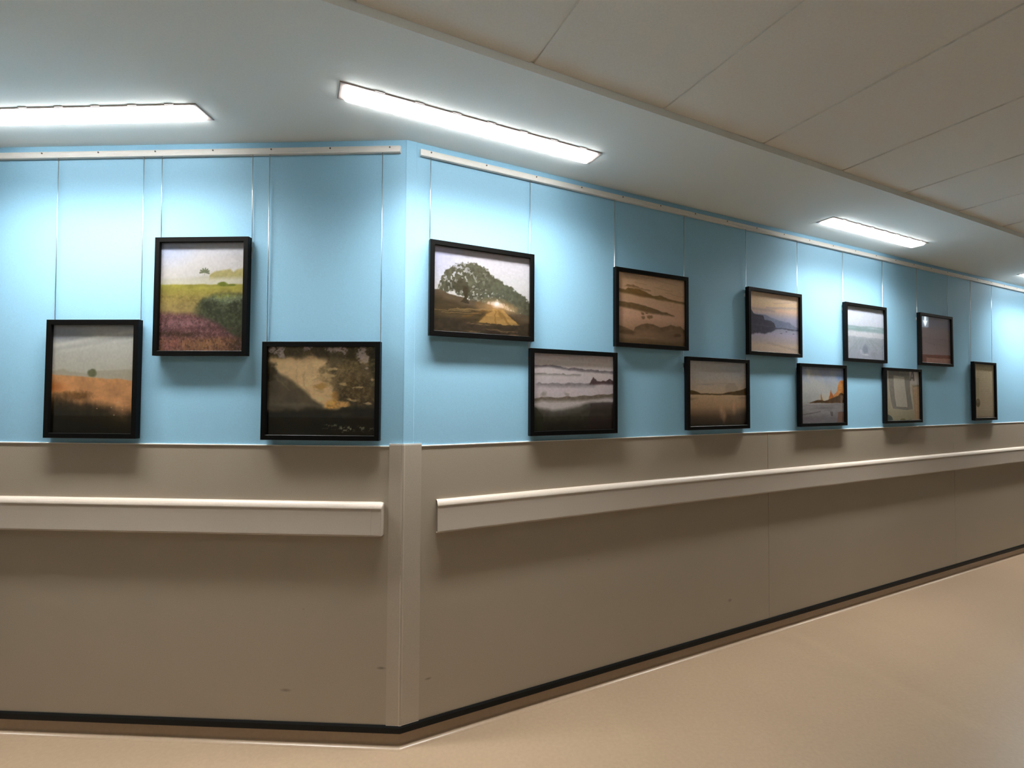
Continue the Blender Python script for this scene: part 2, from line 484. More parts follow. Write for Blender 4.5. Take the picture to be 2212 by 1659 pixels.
# ------------------------------------------------------------------ prints (colour grids computed here)
rng = np.random.RandomState(7)
def smoothnoise(h, w, gy, gx, seed):
    r = np.random.RandomState(seed)
    g = r.rand(gy + 3, gx + 3)
    y = np.linspace(0, gy, h); x = np.linspace(0, gx, w)
    yi = y.astype(int); xi = x.astype(int); fy = y - yi; fx = x - xi
    fy = fy * fy * (3 - 2 * fy); fx = fx * fx * (3 - 2 * fx)
    A = g[yi][:, xi]; B = g[yi][:, xi + 1]; C_ = g[yi + 1][:, xi]; D = g[yi + 1][:, xi + 1]
    fy = fy[:, None]; fx = fx[None, :]
    return (A * (1 - fx) + B * fx) * (1 - fy) + (C_ * (1 - fx) + D * fx) * fy
def fbm(h, w, gy, gx, seed, oct=4):
    t = 0; a = 1; s = 0
    for i in range(oct):
        t = t + a * smoothnoise(h, w, gy * 2 ** i, gx * 2 ** i, seed + i * 13); s += a; a *= .55
    return t / s
class Cv:
    def __init__(s, w, h, seed, wob=0.008):
        s.w, s.h, s.seed = w, h, seed
        s.k = 0
        s.u, s.v = np.meshgrid(np.linspace(0, 1, w), np.linspace(0, 1, h))
        s.u = s.u + wob * 2 * (s.n(14, 14) - .5) * 2
        s.v = s.v + wob * (s.n(14, 14) - .5) * 2
        s.a = np.zeros((h, w, 3))
    def n(s, gy, gx, oct=4):
        s.k += 1
        return fbm(s.h, s.w, gy, gx, s.seed * 97 + s.k * 31, oct)
    def n1(s, g, oct=4):
        s.k += 1
        return fbm(3, s.w, 1, g, s.seed * 89 + s.k * 17, oct)[0][None, :]
    def grad(s, stops):
        vs = [p[0] for p in stops]
        for c in range(3): s.a[..., c] = np.interp(s.v, vs, [p[1][c] for p in stops])
    def lay(s, m, col, tex=0.0, g=(30, 30)):
        m = np.clip(m, 0, 1)[..., None]
        col = np.array(col, float)[None, None, :]
        if tex:
            col = col * (1 + tex * (s.n(g[0], g[1]) - .5)[..., None] * 2)
        s.a = s.a * (1 - m) + col * m
    def ell(s, cu, cv, ru, rv, soft=.3, rough=0.0):
        d = np.sqrt(((s.u - cu) / ru) ** 2 + ((s.v - cv) / rv) ** 2)
        if rough: d = d + rough * (s.n(24, 24) - .5)
        return np.clip((1 - d) / soft, 0, 1)
    def below(s, line, soft=.01): return np.clip((s.v - line) / soft + .5, 0, 1)
    def line(s, pts):
        return np.interp(s.u, [p[0] for p in pts], [p[1] for p in pts])
    def streak(s, u0, v0, u1, v1, wd):
        t = ((s.u - u0) * (u1 - u0) + (s.v - v0) * (v1 - v0)) / ((u1 - u0) ** 2 + (v1 - v0) ** 2)
        t = np.clip(t, 0, 1)
        d = np.hypot(s.u - (u0 + t * (u1 - u0)), s.v - (v0 + t * (v1 - v0)))
        return np.clip(1 - d / wd, 0, 1)
    def poly(s, pts):
        ins = np.zeros(s.u.shape, bool); n = len(pts); j = n - 1
        for i in range(n):
            xi, yi = pts[i]; xj, yj = pts[j]
            c = ((yi > s.v) != (yj > s.v)) & (s.u < (xj - xi) * (s.v - yi) / (yj - yi + 1e-9) + xi)
            ins ^= c; j = i
        return ins.astype(float)

def p_field(c):
    c.grad([(0, (128, 130, 128)), (.05, (150, 150, 145)), (.2, (165, 162, 150)), (.42, (168, 163, 146)), (1, (168, 163, 146))])
    c.lay(c.ell(.12, .08, .4, .10, .7) * .7, (120, 125, 135))
    c.lay(c.streak(0, .20, 1, .06, .03) * .5, (190, 186, 172)); c.lay(c.streak(.1, .25, 1, .13, .025) * .35, (190, 186, 172))
    c.lay(c.streak(0, .235, .7, .16, .03) * .3, (140, 140, 132))
    c.lay(c.below(c.line([(0, .435), (.12, .41), (.22, .43), (.45, .45), (.56, .425), (1, .41)]), .015) * .75, (152, 143, 120))
    c.lay(c.below(c.line([(0, .46), (1, .50)]), .05) * .6, (170, 160, 135))
    c.lay(c.ell(.49, .445, .066, .046, .35, .35), (98, 98, 68), .2)
    f = c.line([(0, .462), (.35, .48), (1, .515)]) + .006 * (c.n1(12) - .5)
    c.lay(c.below(f, .015), (186, 134, 84), .22, (10, 8))
    c.lay(c.below(f + .06, .10) * .6, (194, 140, 90), .25, (14, 5))
    c.lay(c.below(f, .01) * c.ell(0, .58, .25, .08, .8) * .7, (165, 92, 36))
    c.lay(c.ell(.30, .65, .20, .05, .6, .9) * .75, (98, 66, 30), .3)
    c.lay(c.ell(.08, .68, .2, .06, .7, .9) * .7, (88, 62, 32), .3)
    d = c.line([(0, .66), (.2, .68), (.45, .72), (.75, .77), (1, .80)]) + .05 * (c.n1(14) - .5)
    c.lay(c.below(d, .09), (66, 50, 28), .5, (30, 40)); c.lay(c.below(d + .06, .12), (30, 24, 10), .5, (40, 40)); c.lay(c.below(d + .16, .1), (15, 13, 6), .4)
    c.lay(c.ell(.82, .79, .16, .05, .8, 1.2) * .5, (130, 96, 66), .4, (60, 20))
    for q in ((.78, .72), (.73, .76), (.85, .775), (.76, .83), (.55, .77), (.8, .715)): c.lay(c.ell(q[0], q[1], .012, .007, .6, .5) * .7, (205, 165, 120))

def p_heather(c):
    c.grad([(0, (182, 184, 190)), (.15, (196, 190, 186)), (.32, (198, 192, 182)), (1, (190, 186, 165))])
    c.lay(c.ell(.05, .05, .45, .22, .9) * .7, (160, 172, 198))
    c.lay(c.below(c.line([(0, .345), (.3, .335), (.55, .31), (1, .30)]), .03) * .55, (172, 168, 142))
    t = c.line([(0, .5), (.54, .5), (.58, .30), (.63, .275), (.75, .258), (.83, .25), (.86, .275), (.90, .25), (1, .245)]) + .012 * (c.n1(20) - .5)
    c.lay(c.below(t, .02) * .9, (168, 156, 96), .12)
    c.lay(c.below(c.line([(0, .35), (1, .325)]), .04), (196, 190, 168))
    for k in range(7):
        a = math.radians(180 + k * 32)
        c.lay(c.streak(.52, .275, .52 + .055 * math.cos(a), .275 + .038 * math.sin(a) + .006, .011) * 1.6, (98, 104, 76))
    c.lay(c.streak(.52, .275, .52, .305, .006) * .8, (110, 112, 84))
    f = .388 + .008 * (c.n1(10) - .5)
    c.lay(c.below(f, .014), (158, 148, 66), .2, (16, 8))
    c.lay(c.ell(.73, .385, .07, .024, .4, .5), (108, 116, 42), .2); c.lay(c.ell(.83, .395, .07, .014, .5, .5), (116, 122, 46))
    c.lay(c.below(.47 + .02 * (c.n1(8) - .5), .10) * .9, (146, 124, 70), .3, (24, 16))
    c.lay(c.below(.56 + .02 * (c.n1(8) - .5), .06) * .6, (160, 136, 86), .25, (24, 16))
    bz = c.line([(0, .9), (.37, .62), (.5, .52), (.62, .485), (.8, .47), (1, .48)]) + .03 * (c.n1(16) - .5)
    bm_ = c.below(bz, .05) * np.clip((c.u - .36) / .14, 0, 1)
    c.lay(bm_, (62, 66, 44), .45, (30, 30))
    c.lay(bm_ * c.ell(.75, .50, .30, .035, .7, 1.4), (140, 142, 66), .4, (60, 60))
    c.lay(bm_ * c.ell(.8, .53, .25, .04, .7, 2.0) * .7, (128, 136, 104), .4, (80, 60))
    sp = np.clip((c.n(60, 50, 3) - .52) * 8, 0, 1)
    c.lay(bm_ * sp * .45, (104, 108, 82)); c.lay(c.below(.41, .03) * (1 - c.below(.62, .06)) * (1 - bm_) * sp * .3, (182, 166, 92))
    hz = c.line([(0, .645), (.35, .655), (.5, .68), (.7, .75), (.85, .84), (1, .9)]) + .025 * (c.n1(18) - .5)
    c.lay(c.below(hz, .05), (116, 78, 76), .35, (40, 36))
    c.lay(c.ell(.3, .74, .3, .05, .8, 1.2) * .7, (152, 110, 112), .3, (60, 40))
    c.lay(c.ell(.2, .84, .5, .035, .7, .8) * .8, (62, 42, 28), .4); c.lay(c.ell(.6, .79, .35, .03, .7, 1) * .6, (84, 54, 52), .3)
    c.lay(c.below(.875 + .03 * (c.n1(16) - .5), .05), (134, 92, 62), .4, (16, 70))
    c.lay(c.ell(.12, .94, .22, .09, .7, 1) * .7, (146, 90, 84), .35, (50, 50)); c.lay(c.ell(.95, .95, .16, .14, .7, .8) * .8, (62, 44, 30), .3)
    c.lay(c.ell(.6, .93, .22, .07, .8, 1.4) * .6, (170, 124, 78), .4, (20, 90))
    sp = np.clip((c.n(70, 60, 3) - .55) * 9, 0, 1)
    c.lay(c.below(hz, .05) * sp * .4, (172, 128, 122)); sp = np.clip((c.n(60, 60, 3) - .56) * 9, 0, 1); c.lay(c.below(hz, .05) * sp * .5, (64, 42, 36))

def p_beam(c):
    c.grad([(0, (88, 76, 50)), (.5, (78, 66, 44)), (.72, (50, 44, 28)), (1, (14, 12, 6))])
    n = c.n(16, 18)
    c.a *= (0.7 + .6 * n)[..., None]
    beam = c.poly([(0, .13), (.38, .07), (.55, .18), (.62, .45), (.68, .70), (.50, .70), (.28, .44), (0, .24)])
    soft = c.n(6, 7) * .5 + .6
    k = np.ones((9, 9)) / 81.
    def blur(m, r):
        for ax_ in (0, 1):
            cs = np.cumsum(np.pad(m, [(r, r) if a == ax_ else (0, 0) for a in (0, 1)], mode='edge'), axis=ax_)
            m = (np.take(cs, range(2 * r, cs.shape[ax_]), axis=ax_) - np.concatenate([np.zeros_like(np.take(cs, [0], axis=ax_)), np.take(cs, range(0, cs.shape[ax_] - 2 * r - 1), axis=ax_)], axis=ax_)) / (2 * r)
        return m
    m = blur(beam, 7)
    c.lay(m * soft * 1.15, (194, 164, 118), .12, (8, 10))
    top = c.below(.13 + .12 * (c.n1(14) - .5) , .05)
    c.lay((1 - top) * .8, (76, 64, 38), .5, (24, 30))
    for q in ((.12, .07, .05, .10), (.37, .02, .05, .04), (.64, .04, .09, .05), (.88, .12, .05, .13), (.03, .03, .04, .04)):
        c.lay(c.ell(q[0], q[1], q[2], q[3], .3, 1.5) * .9, (180, 162, 152), .1)
    c.lay(c.streak(.55, 0, .55, .2, .02) * .8, (60, 48, 26))
    c.lay(c.poly([(.77, -.01), (.66, .25), (.88, .30)]) * .85, (56, 46, 22), .4); c.lay(c.ell(.98, .15, .06, .25, .4, .9), (52, 46, 22), .4)
    c.lay(c.ell(.70, .30, .26, .18, .4, .8) * .75, (92, 76, 46), .4, (16, 18))
    c.lay(c.ell(.83, .5, .22, .20, .5, .9) * .85, (68, 54, 28), .5, (16, 18))
    for q in ((.55, .33, .10, .025), (.60, .26, .07, .02), (.52, .42, .06, .03), (.48, .50, .09, .03), (.6, .52, .06, .03), (.70, .42, .04, .015), (.83, .46, .06, .012), (.95, .37, .03, .03), (.80, .60, .06, .02), (.92, .63, .06, .02)):
        c.lay(c.ell(q[0], q[1], q[2], q[3], .6, 1.6) * .75, (186, 158, 108), .2)
    c.lay(c.ell(.50, .45, .07, .05, .6, 1) * .7, (156, 112, 50)); c.lay(c.ell(.59, .65, .10, .07, .5, 1.0), (196, 148, 78), .4, (30, 30)); c.lay(c.ell(.70, .65, .07, .04, .5, 1.2) * .9, (188, 142, 82), .3)
    c.lay(c.ell(.63, .55, .05, .08, .6, 1) * .6, (160, 108, 40))
    sh = c.poly([(-.01, .22), (.02, .23), (.28, .45), (.50, .66), (.51, .75), (-.01, .75)])
    c.lay(blur(sh, 4) * .9, (80, 70, 52), .22, (10, 12))
    c.lay(c.ell(.25, .66, .4, .03, .8) * .4, (110, 100, 76))
    c.lay(c.ell(0, .3, .09, .16, .5, .8) * .8, (44, 36, 18), .4)
    lf = np.clip((c.n(46, 52, 3) - .50) * 6, 0, 1)
    c.lay(lf * c.below(.0, .05) * np.clip((c.u - .45) * 4, 0, 1) * (1 - c.below(.66, .1)) * .35, (142, 120, 76))
    lf = np.clip((c.n(50, 60, 3) - .52) * 8, 0, 1)
    c.lay(lf * (1 - c.below(.10, .1)) * .6, (58, 48, 26))
    c.lay(lf * c.ell(.45, .33, .35, .25, .8) * .35, (168, 140, 96))
    for q in ((.10, .36, .20, .50, .012), (.33, .30, .37, .52, .010), (.26, .26, .29, .46, .008)): c.lay(c.streak(*q) * .35, (140, 116, 78))
    g = c.line([(0, .735), (.5, .70), (.62, .72), (.75, .68), (1, .70)]) + .03 * (c.n1(16) - .5)
    c.lay(c.below(g, .05), (26, 23, 12), .5, (24, 24)); c.lay(c.ell(.7, .76, .16, .03, .7, 1) * .5, (64, 56, 38)); c.lay(c.ell(.85, .80, .2, .02, .7) * .5, (56, 30, 10))
    c.lay(c.streak(.83, .68, .83, .82, .012) * .8, (20, 14, 6))
    c.lay(c.below(.80, .2) * .75, (11, 10, 5))
    tw = c.ell(.76, .915, .24, .035, .8, 2.6) * (c.n(60, 70) > .54)
    c.lay(tw * .8, (120, 118, 92), .4)

def p_tree(c):
    c.grad([(0, (198, 192, 196)), (.35, (206, 202, 198)), (.6, (212, 205, 196)), (1, (200, 190, 170))])
    c.lay(c.ell(.0, .1, .4, .4, .9) * .7, (178, 180, 208))
    up = c.line([(0, .60), (.04, .52), (.06, .38), (.10, .29), (.18, .22), (.28, .175), (.37, .145), (.45, .16), (.55, .22), (.62, .28), (.72, .345), (.82, .41), (.92, .475), (1, .545)])
    lo = c.line([(0, .55), (.08, .58), (.18, .52), (.25, .56), (.33, .60), (.42, .64), (.55, .63), (.63, .60), (.72, .62), (.85, .72), (1, .78)])
    edge = .03 * (c.n1(40) - .5) + .07 * (c.n(44, 56) - .5)
    crown = np.clip((c.v - up - edge) / .02, 0, 1) * np.clip((lo + edge - c.v) / .02, 0, 1)
    holes = np.clip((c.n(30, 40) - .60) * 12, 0, 1) * np.clip(1 - np.abs(c.u - .2) / .42, 0, 1)
    holes = np.maximum(holes, np.clip((c.n(50, 60) - .62) * 12, 0, 1) * c.ell(.55, .52, .35, .09, .6))
    c.lay(crown * (1 - holes * .9), (88, 86, 66), .3, (30, 36))
    c.lay(crown * c.ell(.75, .5, .35, .2, .8) * .5, (98, 102, 84), .1)
    c.lay(c.ell(.26, .45, .13, .10, .5, .9) * crown * .6, (62, 56, 38))
    g = c.line([(0, .515), (.07, .505), (.10, .53), (.30, .585), (.45, .61), (.6, .64), (1, .74)])
    c.lay(c.below(g, .01), (98, 82, 60), .15, (20, 5)); c.lay(c.below(g + .08, .05), (80, 66, 42), .25, (30, 6))
    c.lay(c.poly([(.285, .45), (.335, .45), (.325, .57), (.345, .64), (.27, .64), (.295, .57)]), (68, 58, 40))
    for k in range(9):
        u0 = .42 + .012 * k if k < 4 else .70 + .035 * (k - 4); c.lay(c.streak(u0, .60, u0, .68 + .02 * max(0, k - 3), .006) * .8, (112, 84, 50))
    c.lay(c.ell(.63, .66, .24, .13, .95) * .75, (222, 168, 104)); c.lay(c.ell(.80, .67, .16, .08, .9, .6) * .5, (214, 180, 130))
    c.lay(c.poly([(.60, .68), (.68, .68), (.90, .86), (.44, .86)]) * .75, (206, 158, 86), .2, (50, 5))
    for (a, b, w_) in ((.43, .86, .02), (.64, .86, .012), (.78, .88, .022), (.30, .80, .02)): c.lay(c.streak(.62 + (a - .62) * .2, .70, a, b, w_) * .7, (128, 92, 44))
    c.lay(c.ell(.64, .625, .075, .055, .9), (255, 236, 214)); c.lay(c.ell(.64, .62, .035, .03, .8), (255, 250, 244))
    for (v_, l, w_) in ((.70, .35, .01), (.715, .28, .008), (.76, .2, .006), (.74, .1, .006)): c.lay(c.streak(l - .12, v_ + .01, l + .28, v_ - .01, w_) * .5, (200, 160, 100))
    dk = c.line([(0, .80), (.3, .84), (.42, .875), (.6, .90), (.72, .88), (.85, .86), (1, .82)]) + .02 * (c.n1(14) - .5)
    c.lay(c.below(dk, .03), (66, 54, 38), .35, (30, 26))
    for q in ((.45, .88, .12, .012), (.6, .93, .10, .012), (.75, .94, .12, .012), (.4, .97, .1, .01), (.8, .985, .1, .012)): c.lay(c.ell(q[0], q[1], q[2], q[3], .7, 1.4) * .7, (150, 120, 82), .3)
    c.lay(c.ell(.6, .96, .07, .04, .5, .4) * .8, (56, 42, 32))

def p_mist(c):
    c.grad([(0, (176, 164, 162)), (.12, (188, 178, 172)), (.5, (188, 176, 174)), (.75, (176, 168, 160)), (1, (150, 140, 130))])
    def ridge(base, thick, col, amp, g, u0=0, u1=1, fade=.02):
        l = c.line(base) + amp * (c.n1(g) - .55) * 2
        top = np.clip((c.v - l) / .008, 0, 1); bot = np.clip(1 - (c.v - c.line(base) - thick) / fade, 0, 1)
        m = top * bot * np.clip((c.u - u0) / .04 + 1, 0, 1) * np.clip((u1 - c.u) / .04 + 1, 0, 1)
        c.lay(m, col, .2, (30, 30))
    c.lay(c.streak(0, .07, 1, .12, .02) * .4, (200, 190, 184))
    ridge([(0, .165), (.18, .145), (.35, .17), (.6, .19), (1, .205)], .02, (112, 104, 106), .016, 22, fade=.03)
    ridge([(0, .26), (1, .26)], .008, (134, 126, 120), .016, 14, u1=.55, fade=.03)
    ridge([(0, .40), (.1, .375), (.2, .385), (.5, .38), (1, .36)], .02, (132, 124, 124), .02, 14, u0=.06, u1=.75, fade=.05)
    l2 = c.line([(0, .42), (.68, .41), (.71, .33), (.74, .285), (.78, .33), (.84, .345), (.90, .34), (.94, .305), (1, .34)]) + .02 * (c.n1(30) - .5)
    c.lay(np.clip((c.v - l2) / .01, 0, 1) * np.clip((.405 - c.v) / .03, 0, 1), (82, 62, 62), .2)
    c.lay(c.ell(.13, .52, .05, .05, .6, .8) * .7, (130, 122, 112)); c.lay(c.ell(.41, .52, .04, .04, .7, 1.2) * .6, (140, 132, 122))
    ridge([(0, .58), (.12, .55), (.2, .56), (.5, .555), (.7, .54), (1, .51)], .035, (112, 100, 86), .016, 12, fade=.045)
    l = c.line([(0, .66), (.1, .70), (.25, .73), (.4, .71), (.5, .69), (.62, .65), (.7, .63), (.9, .63), (1, .64)]) + .015 * (c.n1(14) - .5)
    c.lay(c.below(l, .05), (94, 88, 80), .2); c.lay(c.below(l + .05, .10) * .9, (50, 48, 36), .3)
    c.lay(c.below(.86 + .03 * (c.n1(8) - .5), .1), (26, 24, 18), .3); c.lay(c.poly([(-.01, .68), (.06, .70), (.12, .8), (.12, 1), (-.01, 1)]) * .6, (30, 34, 18))
    c.lay(c.poly([(.70, .64), (1.01, .62), (1.01, 1.01), (.66, 1.01)]) * .45, (40, 24, 26))

def p_sepia(c):
    c.grad([(0, (190, 156, 120)), (.3, (200, 162, 124)), (.6, (206, 164, 132)), (.8, (168, 128, 94)), (1, (104, 80, 48))])
    def rg(top, bot, col, amp, g, soft=.01):
        n = amp * (c.n1(g) - .5) * 2
        m = np.clip((c.v - c.line(top) - n) / soft, 0, 1) * np.clip((c.line(bot) - c.v) / .03, 0, 1)
        c.lay(m, col, .12)
    for (a, b) in (((.25, .13), (.42, .14)), ((.6, .06), (.9, .10)), ((.55, .17), (.8, .19)), ((.7, .22), (.98, .26)), ((.1, .03), (.6, .05))): c.lay(c.streak(*a, *b, .010) * .35, (150, 112, 74))
    rg([(0, .26), (.13, .17), (.22, .16), (.33, .19), (.48, .21), (.49, .4), (1, .4)], [(0, .2), (.2, .215), (.48, .24), (1, .24)], (140, 104, 66), .008, 20)
    rg([(0, .23), (.12, .24), (.15, .21), (.30, .21), (.42, .24), (.50, .28), (.62, .265), (.75, .30), (1, .33)], [(0, .30), (.3, .33), (.6, .35), (1, .375)], (124, 92, 50), .008, 22)
    rg([(0, .40), (.3, .425), (.5, .46), (.65, .50), (.72, .505), (.84, .54), (.85, .7), (1, .7)], [(0, .50), (.25, .53), (.5, .56), (.84, .565), (1, .56)], (120, 90, 54), .006, 20)
    for q in ((.36, .555, .03, .02), (.42, .545, .03, .015), (.45, .60, .04, .03), (.36, .61, .035, .03), (.49, .59, .03, .025)): c.lay(c.ell(*q, .5, .9) * .75, (116, 86, 52))
    l = c.line([(0, .74), (.15, .78), (.22, .82), (.25, .76), (.32, .72), (.42, .69), (.52, .70), (.62, .73), (.72, .71), (.78, .685), (.86, .70), (.93, .69), (1, .75)]) + .012 * (c.n1(18) - .5)
    c.lay(c.below(l, .012), (120, 90, 60), .2, (16, 14)); c.lay(c.below(l + .08, .08) * .7, (140, 108, 76), .2, (12, 5))
    c.lay(c.ell(.88, .83, .09, .035, .5, .7) * .8, (84, 60, 34)); c.lay(c.ell(.14, .84, .16, .04, .6, .6) * .7, (90, 66, 38)); c.lay(c.ell(.65, .90, .12, .02, .6, .6) * .5, (96, 72, 42))
    c.lay(c.ell(.5, .90, .4, .02, .8) * .5, (152, 122, 86)); c.lay(c.below(.93, .06) * .8, (98, 74, 42), .15)

def p_lake(c):
    c.grad([(0, (160, 156, 150)), (.25, (172, 164, 154)), (.48, (184, 162, 134)), (.52, (188, 158, 122)), (.7, (166, 134, 98)), (.85, (92, 72, 54)), (1, (40, 34, 24))])
    c.lay(c.ell(.9, .12, .45, .18, .9) * .5, (140, 146, 156)); c.lay(c.ell(.3, .36, .2, .02, .8) * .5, (142, 128, 120)); c.lay(c.ell(.6, .34, .3, .015, .8) * .4, (150, 136, 126))
    c.lay(c.ell(.74, .42, .13, .10, .25) * .35, (140, 124, 104))
    l = c.line([(0, .45), (.06, .445), (.14, .465), (.2, .49), (.5, .497), (.6, .49), (.75, .46), (.88, .44), (1, .40)])
    c.lay(np.clip((c.v - l) / .01, 0, 1) * np.clip((.525 - c.v) / .012, 0, 1), (82, 58, 22), .2)
    c.lay(c.ell(.05, .58, .12, .03, .7, .5) * .5, (110, 86, 56)); c.lay(c.ell(.93, .56, .1, .03, .7, .5) * .4, (130, 104, 74))
    for (u_, v_, w_) in ((.55, .76, .05), (.78, .72, .04), (.60, .84, .05)): c.lay(c.ell(u_, v_, w_, .14, .9) * .6, (196, 156, 118))
    c.lay(c.ell(.68, .88, .06, .08, .8) * .4, (60, 48, 34)); c.lay(c.ell(.95, .84, .2, .14, .9) * .6, (58, 54, 50)); c.lay(c.ell(.0, .9, .3, .08, .9) * .5, (64, 58, 54))

def p_bay(c):
    c.grad([(0, (202, 178, 150)), (.2, (206, 180, 144)), (.3, (200, 172, 150)), (.42, (150, 150, 166)), (.62, (150, 150, 162)), (.68, (168, 160, 172)), (.8, (176, 162, 158)), (.88, (196, 174, 150)), (1, (192, 170, 150))])
    c.lay(c.ell(.7, .06, .5, .1, .9) * .5, (214, 184, 166))
    for (a, b, w_, col) in (((.35, .26), (1, .20), .03, (164, 146, 146)), ((.05, .29), (.5, .30), .035, (150, 138, 134)), ((.5, .17), (.95, .10), .012, (170, 144, 132)), ((.6, .29), (1, .27), .015, (214, 176, 152))): c.lay(c.streak(*a, *b, w_) * .65, col)
    m = c.line([(0, .38), (.3, .36), (.4, .40), (.5, .42), (.6, .44), (.72, .46), (.8, .45), (.86, .50), (1, .54)]) + .008 * (c.n1(20) - .5)
    c.lay(np.clip((c.v - m) / .01, 0, 1) * np.clip((.60 - c.v) / .05, 0, 1) * .9, (112, 120, 140), .08)
    d = c.line([(0, .29), (.06, .31), (.1, .37), (.22, .385), (.28, .38), (.3, .45), (.42, .46), (.5, .49), (.52, .56), (1, .565)]) + .008 * (c.n1(20) - .5)
    lo = c.line([(0, .73), (.15, .70), (.3, .70), (.45, .66), (.55, .60), (1, .60)]) + .03 * (c.n1(24) - .5)
    c.lay(np.clip((c.v - d) / .01, 0, 1) * np.clip((lo - c.v) / .03, 0, 1), (66, 64, 76), .2)
    c.lay(c.streak(0, .545, .5, .56, .006) * .5, (112, 104, 112)); c.lay(c.streak(.5, .575, 1, .595, .012) * .8, (84, 88, 104))
    for q in ((.63, .66, .03, .007), (.74, .62, .03, .01), (.88, .65, .025, .007)): c.lay(c.ell(*q, .5), (90, 84, 100))
    c.lay(c.streak(.35, .83, 1, .93, .03) * .5, (156, 138, 126))

def p_cliff(c):
    c.grad([(0, (118, 128, 158)), (.12, (142, 154, 176)), (.35, (164, 166, 162)), (.6, (160, 160, 154)), (.65, (150, 148, 144)), (1, (104, 98, 100))])
    c.lay(np.clip((c.n(5, 5) - .42) * 4, 0, 1) * (1 - c.below(.6, .1)) * (1 - c.ell(.95, .15, .35, .3, .8)) * .7, (176, 174, 166))
    c.lay((1 - c.below(.055, .02)) * .5, (96, 98, 118))
    c.lay(c.ell(.19, .12, .06, .08, .8, .8) * .7, (200, 200, 190)); c.lay(c.ell(.9, .18, .1, .1, .8) * .7, (104, 132, 176))
    c.lay(c.ell(.6, .58, .3, .12, .9) * .4, (206, 184, 144))
    c.lay(c.poly([(.76, .50), (.84, .42), (.88, .27), (.93, .235), (1.01, .22), (1.01, .62), (.76, .62)]), (196, 128, 68), .2)
    c.lay(c.poly([(.44, .62), (.475, .46), (.505, .58), (.54, .62)]), (150, 110, 56)); c.lay(c.poly([(.62, .62), (.68, .46), (.70, .40), (.715, .45), (.78, .54), (.8, .62)]), (166, 96, 40), .2)
    t = c.line([(0, .64), (.2, .625), (.3, .60), (.42, .58), (.55, .60), (.62, .575), (.72, .55), (.85, .50), (.95, .445), (1, .47)]) + .02 * (c.n1(22) - .5)
    c.lay(np.clip((c.v - t) / .01, 0, 1) * np.clip((.645 - c.v) / .01, 0, 1) * np.clip((c.u - .15) / .1, 0, 1), (78, 52, 22), .35, (30, 30))
    c.lay(c.below(.645, .012), (132, 128, 126), .15, (26, 6)); c.lay(c.ell(.3, .655, .5, .02, .8) * .6, (176, 170, 160))
    c.lay(c.streak(0, .85, .45, .79, .012) * .7, (70, 64, 64)); c.lay(c.ell(.6, .73, .4, .02, .8) * .4, (90, 84, 84)); c.lay(c.below(.86, .1) * .5, (98, 92, 96), .1)
    c.lay(c.poly([(.86, .80), (1.01, .80), (1.01, 1.01), (.83, 1.01)]) * .7, (116, 82, 62)); c.lay(c.poly([(.68, .79), (.74, .79), (.74, .87), (.68, .87)]) * .6, (70, 66, 64)); c.lay(c.poly([(.93, .50), (.98, .50), (.98, .78), (.91, .78)]) * .5, (152, 140, 132))

def p_waves(c):
    c.grad([(0, (192, 198, 206)), (.3, (200, 206, 212)), (.4, (196, 202, 206)), (.62, (176, 182, 184)), (1, (178, 180, 190))])
    c.lay(np.clip((c.n(4, 5) - .45) * 3, 0, 1) * (1 - c.below(.33, .1)) * .4, (208, 208, 220))
    m = c.line([(0, .355), (.4, .365), (.5, .35), (1, .345)])
    c.lay(np.clip((c.v - m) / .02, 0, 1) * np.clip((.48 - c.v) / .03, 0, 1) * .85, (140, 164, 164), .12, (26, 6))
    c.lay(c.ell(.75, .39, .25, .02, .7) * .6, (190, 204, 206)); c.lay(c.ell(.3, .44, .35, .03, .8) * .5, (124, 154, 144))
    c.lay(np.clip((c.v - .475 - .02 * (c.n1(8) - .5)) / .02, 0, 1) * np.clip((.58 - c.v) / .02, 0, 1), (206, 208, 208), .05)
    ph = np.arctan2(c.v - .53, c.u - .48)
    c.lay(c.below(.58, .04) * (c.n(8, 20) * .6) , (150, 160, 166)); 
    for (a, b) in ((.1, .85), (.25, .80), (.38, .78), (.62, .8), (.8, .8), (.95, .75)): c.lay(c.streak(.48 + (a - .48) * .4, .62, a, b, .03) * .45, (140, 156, 156))
    c.lay(c.ell(.5, .80, .10, .11, .5, .4) * .8, (126, 136, 148)); c.lay(c.ell(.5, .905, .12, .02, .6, .8) * .9, (212, 214, 212)); c.lay(c.ell(.38, .85, .03, .05, .7) * .6, (206, 208, 208)); c.lay(c.ell(.72, .88, .1, .08, .8, .6) * .5, (146, 146, 156))

